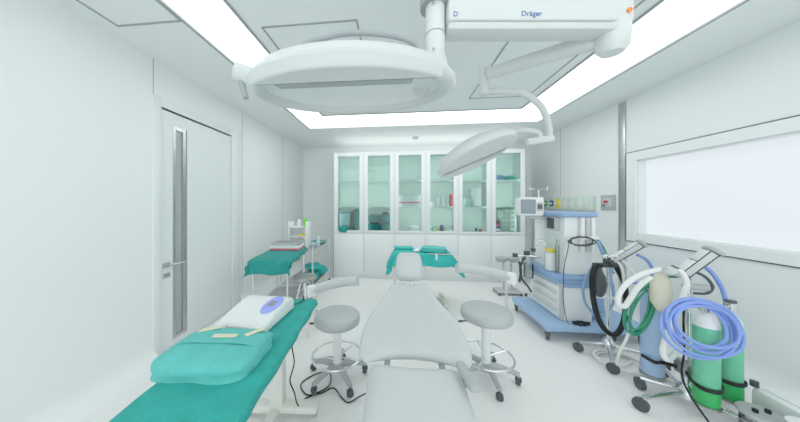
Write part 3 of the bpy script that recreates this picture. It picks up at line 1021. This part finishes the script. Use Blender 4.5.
# ------------------------------------------------------------------ wall services, right wall
rl = thing('medical_gas_rail', 'pale green medical gas and socket rail on the right wall', 'wall panel', (XR, 4.37, 1.41))
MB().box((-.06, -.63, -.105), (-.001, .63, .105), .008).build('rail', PALEGREEN, rl)
for k in range(8):
    y = (4.935, 4.783, 4.614, 4.456, 4.286, 4.152, 3.985, 3.851)[k] - 4.37
    mcol = [GREENB, GREENB, NAVY, YELLOW, SILVERG, SILVERG, SILVERG, SILVERG][k]
    pl = MB().box((-.070, y - .052, -.075), (-.058, y + .052, .075), .004).build('outlet', mcol if k == 3 else SILVERG, rl)
    if k < 4:
        MB().box((-.078, y - .05, -.05), (-.069, y + .05, .055), .004).build('outlet_cover', mcol, pl)
        MB().cyl((-.10, y, 0), (-.077, y, 0), .017, n=16).build('outlet_nozzle', WHITEP, pl)
    elif k < 6:
        MB().box((-.074, y - .02, -.025), (-.069, y + .02, .025), .003).build('socket', WHITEP, pl)
ob = thing('wall_outlet_box', 'square grey wall box with a dark red knob on right wall', 'switch box', (XR, 3.535, 1.42))
MB().box((-.02, -.108, -.10), (-.001, .108, .10), .004).build('plate', GREYP, ob)
MB().box((-.026, -.065, -.06), (-.018, .065, .06), .004).build('inset', LGREYP, ob)
MB().cyl((-.055, -.0, .01), (-.025, 0, .01), .018, n=20).build('knob', RED, ob)
MB().cyl((-.045, .035, -.035), (-.025, .035, -.035), .010, n=12).build('stud', BLACK, ob)

# ------------------------------------------------------------------ anaesthesia machine
am = thing('anaesthesia_machine', 'large white and powder-blue wheeled anaesthesia machine with drawers at the right wall', 'machine', (1.72, 2.72, 0))
base = MB()
base.prism([(-.20, -.12), (.80, -.12), (.80, .62), (-.19, .66), (-.21, .55)], .105, .165, 'z', .012)
base.build('base', BLUEBASE, am)
for x, y in ((-.17, -.07), (-.16, .60), (.72, -.06), (.72, .55)):
    c = castor_mb(x, y, .11, .05, .032, 1.1).build('castor', DGREYP, am)
    MB().cyl((x, y, .09), (x, y, .13), .03, n=16).build('bumper', BLUEP, c)
MB().box((.02, .0, .165), (.31, .62, .555), .012).build('cabinet', WHITEP, am)
for k in range(4):
    z0 = .18 + k * .093
    dr = MB().box((0.0, .025, z0), (.022, .535, z0 + .087), .006).build('drawer', WHITE, am)
    MB().box((-.012, .06, z0 + .062), (.002, .50, z0 + .074), .004).build('handle', LGREYP, dr)
MB().box((-.005, -.012, .17), (.03, .02, .56), .01).build('corner_post', LGREYP, am)
wt = MB().box((-.055, -.02, .60), (.31, .60, .645), .014)
wt.box((-.03, -.004, .556), (.31, .6, .60), .006)
wt.build('worktop', BLUEP, am)
MB().box((.005, .012, .645), (.20, .50, .652), .002).build('worktop_mat', BLUEBASE, am)
MB().box((.02, -.012, .52), (.31, .0, .556), .004).build('blue_band', BLUEP, am)
MB().box((.06, .02, .65), (.315, .60, 1.268), .012).build('upper_body', WHITEP, am)
MB().box((.045, .10, 1.10), (.062, .36, 1.255), .006).build('front_panel', LGREYP, am)
MB().box((.036, .18, 1.12), (.047, .30, 1.24), .004).build('gauge_screen', DGREYP, am)
MB().box((.045, .10, .70), (.062, .36, 1.07), .006).build('front_panel', SILVERG, am)
MB().box((.0, -.03, 1.265), (.345, .62, 1.31), .012).build('top_shelf', BLUEP, am)
MB().box((.045, .006, .70), (.17, .022, 1.262), .006).build('side_panel', WHITE, am)
for x in (.185, .235, .285):
    MB().box((x, -.025, .90), (x + .042, .022, 1.262), .012).build('gas_column', WHITEP if x != .235 else LGREYP, am)
hb = MB().tube([(.06, .02, 1.055), (.06, -.07, 1.055)], .010, smooth=False)
hb.box((.035, -.10, 1.04), (.31, -.065, 1.07), .01)
hb.tube([(.29, .02, 1.055), (.29, -.07, 1.055)], .010, smooth=False)
hb.build('push_handle', WHITEP, am)
vp = MB().box((-.035, .13, .652), (.045, .22, .86), .014)
vp.build('vaporiser', WHITEP, am)
MB().box((-.038, .128, .862), (.045, .222, .895), .008).build('vaporiser_cap', YELLOW, am)
MB().tube([(-.0, .26, .66), (-.0, .26, .93), (-.02, .28, .97), (-.06, .30, .96), (-.065, .30, .90)], .010).build('gas_pipe', CHROME, am)
MB().tube([(.01, .07, .65), (.01, .07, .95)], .018, smooth=False).tube([(.01, .07, .95), (.01, .07, 1.02)], .010, smooth=False).build('flow_tube', CLEARPL, am)
arm = MB().tube([(-.01, .34, .76), (-.12, .37, .77), (-.25, .42, .76)], .012)
arm.build('absorber_arm', CHROME, am)
for (x, y, z, r) in ((-.26, .42, .765, .03), (-.14, .39, .80, .034), (-.19, .36, .735, .022), (-.06, .40, .84, .026)):
    MB().cyl((x, y, z - r * .7), (x, y, z + r * .7), r, n=18).build('valve_dome', DGREYP, am)
cn = MB().lathe([(0, 0), (.055, 0), (.055, .17), (.045, .18), (0, .18)], 24, loc=(-.115, .40, .50))
cn.build('absorber_canister', CLEARPL, am)
MB().tube([(-.115, .40, .68), (-.115, .40, .80)], .02, smooth=False).build('absorber_neck', LGREYP, am)
MB().tube([(-.10, .48, .76), (-.16, .50, .60), (-.14, .50, .45), (-.08, .48, .36), (-.05, .46, .30)], .013).build('corrugated_tube', DGREYP, am)
MB().tube([(.335, -.03, 1.02), (.37, -.05, .90), (.44, -.06, .76), (.43, -.06, .66), (.47, -.04, .55)], .016).build('blue_gas_hose', BLUEP, am)
MB().tube([(.345, -.02, 1.03), (.40, -.03, .92), (.42, -.05, .80), (.46, -.06, .70)], .013).build('green_gas_hose', GREENH, am)
MB().box((.315, .03, .20), (.46, .3, .64), .02).build('rear_box', BLUEP, am)

mo = thing('patient_monitor', 'white patient monitor with grey screen at left end of the anaesthesia machine', 'monitor', (1.62, 3.10, 1.32), math.radians(-14))
MB().box((-.145, -.09, -.06), (.115, .13, .16), .02).build('housing', WHITEP, mo)
MB().box((-.125, -.098, -.035), (.03, -.088, .135), .006).build('screen', SCREEN, mo)
MB().box((.04, -.096, .0), (.10, -.088, .10), .004).build('keypad', LGREYP, mo)
for k in range(3):
    MB().box((.048 + k * .017, -.102, .02), (.06 + k * .017, -.095, .08), .002).build('key', DGREYP, mo)
MB().box((-.02, -.03, -.095), (.10, .09, -.06), .01).build('bracket', LGREYP, mo)
MB().box((.06, .0, -.10), (.28, .06, -.065), .008).build('mount_arm', LGREYP, mo)

# coiled cable on the push handle
cc = []
for k in range(30):
    a = k * 2 * PI / 10
    cc.append((1.85 + (.115 + .012 * math.sin(k * 1.7)) * math.cos(a), 2.612 + .012 * math.sin(k * .9), 1.025 + (.042 + .006 * math.cos(k * 2.1)) * math.sin(a)))
t = thing('coiled_cable', 'grey cable coiled over the white push handle of the anaesthesia machine', 'cable')
MB().tube(cc, .0065, n=8, sub=4).build('coil', DGREYP, t)
MB().tube([(1.73, 2.605, 1.03), (1.718, 2.62, .90), (1.716, 2.66, .75), (1.718, 2.675, .58), (1.72, 2.68, .40), (1.75, 2.66, .18), (1.82, 2.64, .172)], .0038, n=8).build('tail', DGREYP, t)
t = tag(MB().tube([(1.80 + .07 * math.cos(a) * (1 + .2 * math.sin(3.1 * a)), 2.65 + .03 * math.sin(a) , .173 + .006 * (i % 4)) for i, a in enumerate([q * .6 for q in range(34)])], .006, n=8, sub=4).build('cable_heap', BLACK),
        'black cable heaped on the blue base of the anaesthesia machine', 'cable')
t.location = (.07, 0, 0)

# drip hook pole behind monitor
dp = thing('drip_pole', 'thin steel drip pole with two hooks standing behind the patient monitor', 'pole', (2.02, 3.66, 0))
MB().cyl((0, 0, .06), (0, 0, 1.60), .010, n=12).build('pole', CHROME, dp)
MB().tube([(-.12, 0, 1.65), (-.11, 0, 1.60), (-.06, 0, 1.62), (0, 0, 1.60), (.06, 0, 1.62), (.11, 0, 1.60), (.12, 0, 1.65)], .006, n=8).build('hook', CHROME, dp)
for k in range(4):
    a = .4 + k * PI / 2
    l = MB().tube([(0, 0, .07), (.20 * math.cos(a), .20 * math.sin(a), .055)], .011, smooth=False).build('leg', CHROME, dp)
    castor_mb(.2 * math.cos(a), .2 * math.sin(a), .055, .022, .016, a).build('castor', DGREYP, l)

# small electrosurgical stand behind the right stool
es = thing('suction_stand', 'small rolling stand with two round grey heads behind the right stool', 'stand', (1.66, 3.95, 0))
MB().cyl((0, 0, .05), (0, 0, .50), .016, n=14).build('pole', LGREYP, es)
MB().cyl((.12, 0, .05), (.12, 0, .50), .016, n=14).build('pole', LGREYP, es)
for x in (-.03, .15):
    MB().lathe([(0, 0), (.07, 0), (.085, .02), (.085, .055), (.06, .075), (0, .08)], 24).build('round_head', GREYP, es, (x, 0, .50), (0, 0, 0))
MB().tube([(.15, 0, .53), (.22, -.03, .50), (.24, -.04, .35), (.22, -.04, .2)], .018).build('bent_tube', DGREYP, es)
MB().box((-.12, -.12, .035), (.24, .12, .06), .012).build('base', LGREYP, es)
for x, y in ((-.1, -.1), (.22, -.1), (-.1, .1), (.22, .1)):
    castor_mb(x, y, .04, .018, .015, .3).build('castor', DGREYP, es)

# ------------------------------------------------------------------ gas cylinder carts
def flow_head(parent, lo, hi, wid, th):
    lo, hi = Vector(lo), Vector(hi)
    ax = (hi - lo).normalized()
    L = (hi - lo).length
    up = Vector((0, 0, 1))
    side = ax.cross(up).normalized()
    nn = side.cross(ax).normalized()
    R = Matrix((ax, side, nn)).transposed()
    eu = R.to_euler()
    h = MB().box((0, -wid / 2, -th / 2), (L, wid / 2, th / 2), .008).build('flowmeter_head', DGREYP, parent, lo, eu)
    MB().box((-.022, -wid / 2 - .006, -th / 2 - .006), (.004, wid / 2 + .006, th / 2 + .006), .008).build('end_cap', DGREYP, h)
    MB().box((L - .004, -wid / 2 - .006, -th / 2 - .006), (L + .022, wid / 2 + .006, th / 2 + .006), .008).build('end_cap', GREYP, h)
    MB().box((.01, -wid / 2 + .008, th / 2 - .002), (L * .52, wid / 2 - .008, th / 2 + .003), .002).build('scale_plate', WHITEP, h)
    MB().box((L * .55, -wid / 2 + .008, th / 2 - .002), (L - .01, wid / 2 - .008, th / 2 + .003), .002).build('scale_plate', SILVERG, h)
    for q in (-1, 1):
        MB().box((.012, q * (wid / 2 + .001) - .002, -th / 2 + .012), (L - .012, q * (wid / 2 + .001) + .002, th / 2 - .004), .001).build('side_plate', LGREYP, h)
        MB().cyl((.012, q * wid * .28, th / 2), (.012, q * wid * .28, th / 2 + .03), .014, n=14).build('control_knob', DGREYP, h)
    return h


def cart_base(t, dirs, pole_h, r=.016):
    MB().lathe([(0, .045), (.055, .045), (.055, .10), (.03, .14), (0, .14)], 20).build('hub', CHROME, t)
    MB().cyl((0, 0, .10), (0, 0, pole_h), r, n=16).build('pole', CHROME, t)
    for (x, y) in dirs:
        L = math.hypot(x, y)
        ux, uy = x / L, y / L
        m = MB().tube([(ux * .04, uy * .04, .085), (x, y, .085)], .016, smooth=False, n=10)
        l = m.build('leg', CHROME, t)
        castor_mb(x, y, .085, .042, .03, math.atan2(y, x) + 1.9).build('castor', DGREYP, l)


ca = thing('gas_cart', 'chrome mobile gas stand with black breathing hose, nearer the anaesthesia machine', 'cart', (1.97, 2.46, 0))
cart_base(ca, ((-.26, .0), (-.195, -.29), (.20, .22), (.28, -.20)), .86)
flow_head(ca, (-.01, -.05, .875), (.155, -.135, 1.05), .10, .05)
MB().tube([(-.16, -.03, .535), (.0, -.03, .53), (.16, -.05, .53)], .012, n=10).build('hose_rail', WHITEP, ca)
MB().tube([(-.16, -.03, .51), (-.16, -.03, .56)], .016, smooth=False).build('rail_knob', WHITEP, ca)
mf = MB().cyl((-.14, -.02, .83), (.06, -.02, .83), .022, n=16)
mf.cyl((-.03, -.02, .83), (-.03, -.02, .90), .026, n=16)
mf.build('manifold', DGREYP, ca)
MB().ball((-.03, -.02, .905), .035, sc=(1, 1, .8)).build('valve', CHROME, ca)
# hanging things on cart A
hs = MB().tube([(1.860, 2.400, .835), (1.800, 2.380, .83), (1.765, 2.370, .72), (1.775, 2.360, .50), (1.830, 2.350, .31), (1.920, 2.340, .235), (2.000, 2.350, .32), (2.040, 2.365, .50), (2.040, 2.380, .68), (1.990, 2.395, .82)],
               .021, n=14).build('breathing_hose', BLACK)
tag(hs, 'thick black breathing hose hanging in a deep loop from the chrome stand', 'hose')
bg = MB().lathe([(0, 0), (.022, .01), (.048, .06), (.055, .12), (.045, .19), (.022, .245), (.016, .27), (0, .27)], 24).build('breathing_bag', DGREYP)
for v in bg.data.vertices:
    v.co.y *= .7
bg.location = (1.845, 2.390, .545)
tag(bg, 'dark grey breathing bag hanging on the chrome stand beside the black hose', 'bag')
wt_ = MB().tube([(1.910, 2.380, .92), (1.960, 2.360, .93), (2.010, 2.340, .88), (2.070, 2.300, .76), (2.100, 2.270, .66)], .010, n=10).build('oxygen_tube', WHITEH)
tag(wt_, 'thin white tube curling from the top of the nearer-machine chrome stand', 'tube')
wt_ = MB().tube([(1.930, 2.380, .91), (1.980, 2.350, .86), (2.000, 2.340, .74), (1.990, 2.340, .62), (1.960, 2.350, .56)], .010, n=10).build('oxygen_tube', WHITEH)
tag(wt_, 'short white tube hanging straight beside the pole of the far chrome stand', 'tube')
bh = MB().tube([(2.120, 2.350, .95), (2.200, 2.350, .90), (2.260, 2.370, .80), (2.230, 2.390, .70), (2.120, 2.420, .68)], .012, n=10).build('gas_hose', BLUEH)
tag(bh, 'pale blue hose bending behind the upper end of far chrome stand', 'hose')
bh = MB().tube([(1.880, 2.520, .80), (1.830, 2.560, .60), (1.860, 2.580, .42), (1.980, 2.580, .30), (2.100, 2.570, .42), (2.080, 2.550, .62)], .012, n=10).build('gas_hose', BLUEP)
tag(bh, 'blue hose looping low behind the pole of far chrome stand', 'hose')

cb_ = thing('gas_cart', 'chrome gas cylinder cart carrying one blue and two green cylinders, below the window', 'cart', (2.03, 1.90, 0))
cart_base(cb_, ((-.385, -.10), (-.20, .11), (.10, -.30), (.30, .05), (.10, .26)), .88, .018)
flow_head(cb_, (-.035, .0, .905), (.085, -.06, 1.08), .11, .05)
MB().cyl((.014, .0, .14), (.035, .03, .86), .008, n=12).build('pole_channel', CHROME, cb_)
for (x, y, r_) in ((-.105, .12, .07), (-.045, -.145, .062), (.165, -.085, .056)):
    MB().cyl((x, y, .104), (x, y, .118), r_, n=28).tube([(0, 0, .10), (x, y, .10)], .012, smooth=False, n=8).build('cylinder_cup', DSTEEL, cb_)
st_ = MB()
st_.tube([(-.185, .115, .255), (-.165, .04, .25), (-.10, .045, .245), (-.03, .0, .24), (-.085, -.10, .235), (-.105, -.175, .23), (-.045, -.208, .23), (.02, -.175, .23), (.06, -.12, .23)], .011, flat=(.004, .014), n=8)
st_.tube([(.10, -.10, .24), (.13, -.135, .24), (.17, -.142, .24), (.215, -.12, .24), (.222, -.08, .24)], .011, flat=(.004, .014), n=8)
st_.build('strap', BLACK, cb_)
MB().box((-.045, -.045, .20), (.045, .045, .30), .012).build('clamp', DSTEEL, cb_)
MB().box((-.03, -.03, .40), (.03, .03, .44), .006).build('clamp', CHROME, cb_)
MB().cyl((-.05, -.03, .83), (.07, -.05, .83), .022, n=16).build('manifold', GREYP, cb_)
MB().tube([(-.05, -.03, .90), (-.12, -.05, .915), (-.17, -.06, .945)], .014, n=10).build('mask_arm', CHROME, cb_)
MB().lathe([(0, 0), (.03, 0), (.038, .014), (.025, .035), (.010, .05), (0, .05)], 20).build('mask_cap', LGREYP, cb_, (-.17, -.06, .93), (.3, -.4, 0))


def cylinder(x, y, r, z0, h, m, band, label):
    t = thing('gas_cylinder', label, 'gas cylinder', (x, y, z0))
    sh = h * .86
    MB().lathe([(0, 0), (r * .9, 0), (r, .012), (r, sh), (r * .97, sh + .01)], 36).build('body', m, t)
    dome = [(r, sh)] + [(r * math.cos(q * PI / 2 / 8), sh + (h - sh) * math.sin(q * PI / 2 / 8)) for q in range(1, 7)] + [(r * .22, h), (r * .22, h + .02), (0, h + .02)]
    MB().lathe(dome, 36).build('shoulder', band[0], t)
    if band[1]:
        MB().lathe([(r * .9, -.001), (r + .001, .012), (r + .001, .125)], 36).build('base_band', band[1], t)
    v = MB().box((-.022, -.022, h + .01), (.022, .022, h + .07), .005)
    v.cyl((0, 0, h + .05), (-.05, -.02, h + .05), .010, n=12)
    v.build('valve', CHROME, t)
    MB().cyl((0, 0, h + .07), (0, 0, h + .085), .026, n=12).build('valve_knob', DGREYP, t)
    return t


cylinder(1.985, 1.755, .056, .119, .575, GREENTANK, (WHITEP, GREENB), 'green gas cylinder with white shoulder at the front of the cart')
cylinder(2.195, 1.815, .050, .119, .56, GREENTANK, (PALEGREEN, GREENB), 'green gas cylinder standing behind the front green one, nearest the right wall')
cylinder(1.925, 2.02, .064, .119, .64, BLUETANK, (BLUETANK, None), 'pale blue gas cylinder standing beside the dark green hose loops')

bg = MB().lathe([(0, 0), (.025, .01), (.058, .07), (.066, .14), (.055, .22), (.026, .28), (.018, .31), (0, .31)], 28).build('breathing_bag', BEIGE)
for v in bg.data.vertices:
    v.co.y *= .75
bg.location = (1.865, 1.90, .635)
tag(bg, 'cream rubber breathing bag hanging between blue and green cylinders', 'bag')

# white breathing hose: arch to the left, then down beside the pole
t = tag(MB().tube([(1.96, 1.885, .93), (1.888, 1.877, .938), (1.80, 1.868, .935), (1.70, 1.86, .905), (1.60, 1.85, .84), (1.545, 1.845, .76), (1.545, 1.845, .70), (1.585, 1.846, .685), (1.62, 1.85, .73), (1.68, 1.855, .82), (1.76, 1.86, .89)], .0165, n=14).build('breathing_hose', WHITEH),
        'thick white breathing hose arching leftward from the top of the cylinder cart', 'hose')
t = tag(MB().tube([(1.93, 1.86, .93), (1.91, 1.82, .94), (1.92, 1.80, .87), (1.885, 1.796, .76), (1.83, 1.79, .63), (1.785, 1.788, .50), (1.765, 1.785, .42), (1.79, 1.79, .365), (1.85, 1.82, .36), (1.93, 1.86, .39)], .0165, n=14).build('breathing_hose', WHITEH),
        'thick white breathing hose dropping past the cream bag beside the cart pole', 'hose')
# green hose coil hung at the left of the blue cylinder
pts = []
for k in range(5 * 12):
    q = k / 12
    a = PI * .5 + k * 2 * PI / 12
    ra = .078 + .014 * math.sin(q * 1.9)
    rb = .165 + .018 * math.cos(q * 1.4)
    lx = ra * math.cos(a) + .045 * math.sin(a) + .010 * math.sin(q * 2.7)
    pts.append((1.765 + lx * .995, 1.935 + lx * .0995 - .012 * math.cos(q * 2.1), .625 + rb * math.sin(a) + .012 * math.sin(q * 3.3)))
t = tag(MB().tube(pts, .0075, n=8, sub=4).build('hose_coil', GREENH), 'dark green rubber hose hanging in loops before the blue cylinder', 'hose')
t = tag(MB().tube([(1.80, 1.94, .79), (1.86, 1.95, .845), (1.93, 1.945, .87), (1.99, 1.92, .88)], .0095, n=8).build('hose_end', GREENH), 'short dark green hose running over blue cylinder top', 'hose')
# blue hose coil hung around the green cylinders
pts = []
for k in range(6 * 12):
    lap = k // 12
    q = lap + (k % 12) / 12
    a = k * 2 * PI / 12
    ra = .205 + .026 * math.sin(q * 2.1)
    rb = .148 + .026 * math.cos(q * 1.7)
    lx = ra * math.cos(a) + .014 * math.sin(q * 1.1)
    lz = rb * math.sin(a) - .04 * math.cos(a) - .022 * math.sin(q * 2.3)
    pts.append((1.845 + lx * .995 - .004 * lap, 1.625 + lx * .0995 + .014 * math.sin(q * 2.5) + .006 * lap, .655 + lz))
t = tag(MB().tube(pts, .0088, n=10, sub=4).build('hose_coil', BLUEH), 'blue hose wound in wide loops in front of the green cylinders', 'hose')
t = tag(MB().tube([(2.06, 1.90, .99), (2.14, 1.90, .96), (2.20, 1.90, .90), (2.24, 1.89, .80), (2.25, 1.88, .70), (2.24, 1.87, .60)], .012, n=10).build('gas_hose', BLUEH), 'blue hose falling from flowmeter head behind the green cylinders', 'hose')
t = tag(MB().tube([(2.05, 1.87, .93), (2.10, 1.86, .90), (2.13, 1.85, .84), (2.11, 1.86, .79), (2.05, 1.88, .78)], .009, n=8).build('gas_hose', DGREYP), 'short grey hose bending under the flowmeter head of cylinder cart', 'hose')
t = tag(MB().tube([(1.98, 1.87, .82), (1.955, 1.85, .60), (1.95, 1.84, .40), (1.90, 1.80, .22), (1.90, 1.66, .06), (1.94, 1.58, .008), (1.99, 1.50, .006), (2.02, 1.42, .006)], .0055, n=8).build('cable', BLACK), 'black cable running down the cylinder cart to the floor', 'cable')
# white thin hose coiled on the floor
pts = [(1.78, 2.06, .62), (1.81, 2.06, .48), (1.80, 2.08, .34), (1.78, 2.12, .20), (1.82, 2.18, .05)]
for k in range(26):
    a = .3 + k * 2 * PI / 10
    rr_ = .145 + .03 * math.sin(k * .83)
    pts.append((1.92 + rr_ * math.cos(a) * 1.05 + .03 * math.sin(k * .37), 2.30 + rr_ * .95 * math.sin(a), .012 + .009 * (k // 5)))
t = tag(MB().tube(pts, .0095, n=8, sub=5).build('hose_coil', WHITEH), 'thin white hose lying in loose loops on the floor before the carts', 'hose')

# ------------------------------------------------------------------ bottom right suction unit
su = thing('suction_unit', 'white boxy suction unit on the floor in bottom right corner', 'device', (2.46, 1.62, 0), math.radians(-4))
m = MB().box((-.19, -.22, .0), (.22, .17, .22), .03)
m.build('housing', WHITEP, su)
MB().box((-.15, -.18, .218), (.18, .14, .228), .01).build('lid', WHITE, su)
MB().tube([(-.10, .0, .225), (-.10, .0, .25), (.10, .0, .25), (.10, .0, .225)], .010, smooth=False).build('carry_handle', WHITEP, su)
MB().cyl((-.17, .16, .22), (-.17, .16, .255), .018, n=14).build('knob', DGREYP, su)
t = thing('suction_jar', 'clear jar with a wide grey lid beside the white suction unit', 'jar', (2.135, 1.635, 0))
MB().lathe([(0, .0), (.07, 0), (.075, .01), (.075, .15), (0, .15)], 28).build('jar', CLEARPL, t)
MB().lathe([(0, .15), (.085, .15), (.09, .158), (.085, .17), (0, .172)], 28).build('lid', GREYP, t)
for x in (-.03, .035):
    MB().cyl((x, 0, .17), (x, .0, .19), .012, n=12).build('port', BLACK, t)
t = thing('round_dish', 'small round white dish standing between jar and suction unit', 'dish', (2.185, 1.50, 0))
MB().lathe([(0, .0), (.055, 0), (.06, .20), (.07, .215), (.058, .218), (0, .21)], 28).build('dish', WHITEP, t)

# ------------------------------------------------------------------ light, world, camera
wd = bpy.data.worlds.new('world')
scn.world = wd
wd.use_nodes = True
bgn = wd.node_tree.nodes['Background']
bgn.inputs['Color'].default_value = (.90, .98, 1.0, 1)
bgn.inputs['Strength'].default_value = 1.6

cam = bpy.data.cameras.new('camera')
co = bpy.data.objects.new('camera', cam)
col.objects.link(co)
scn.camera = co
co.location = (0, 0, 1.40)
co.rotation_euler = (PI / 2, 0, math.atan(24 / 240.0))
cam.sensor_width = 36
cam.lens = 240 / 800 * 36
cam.shift_x = 27 / 800
cam.shift_y = -7 / 800
cam.clip_start = .02

scn.view_settings.view_transform = 'Standard'
scn.view_settings.look = 'None'
scn.view_settings.exposure = 0.18
scn.view_settings.gamma = 1.28
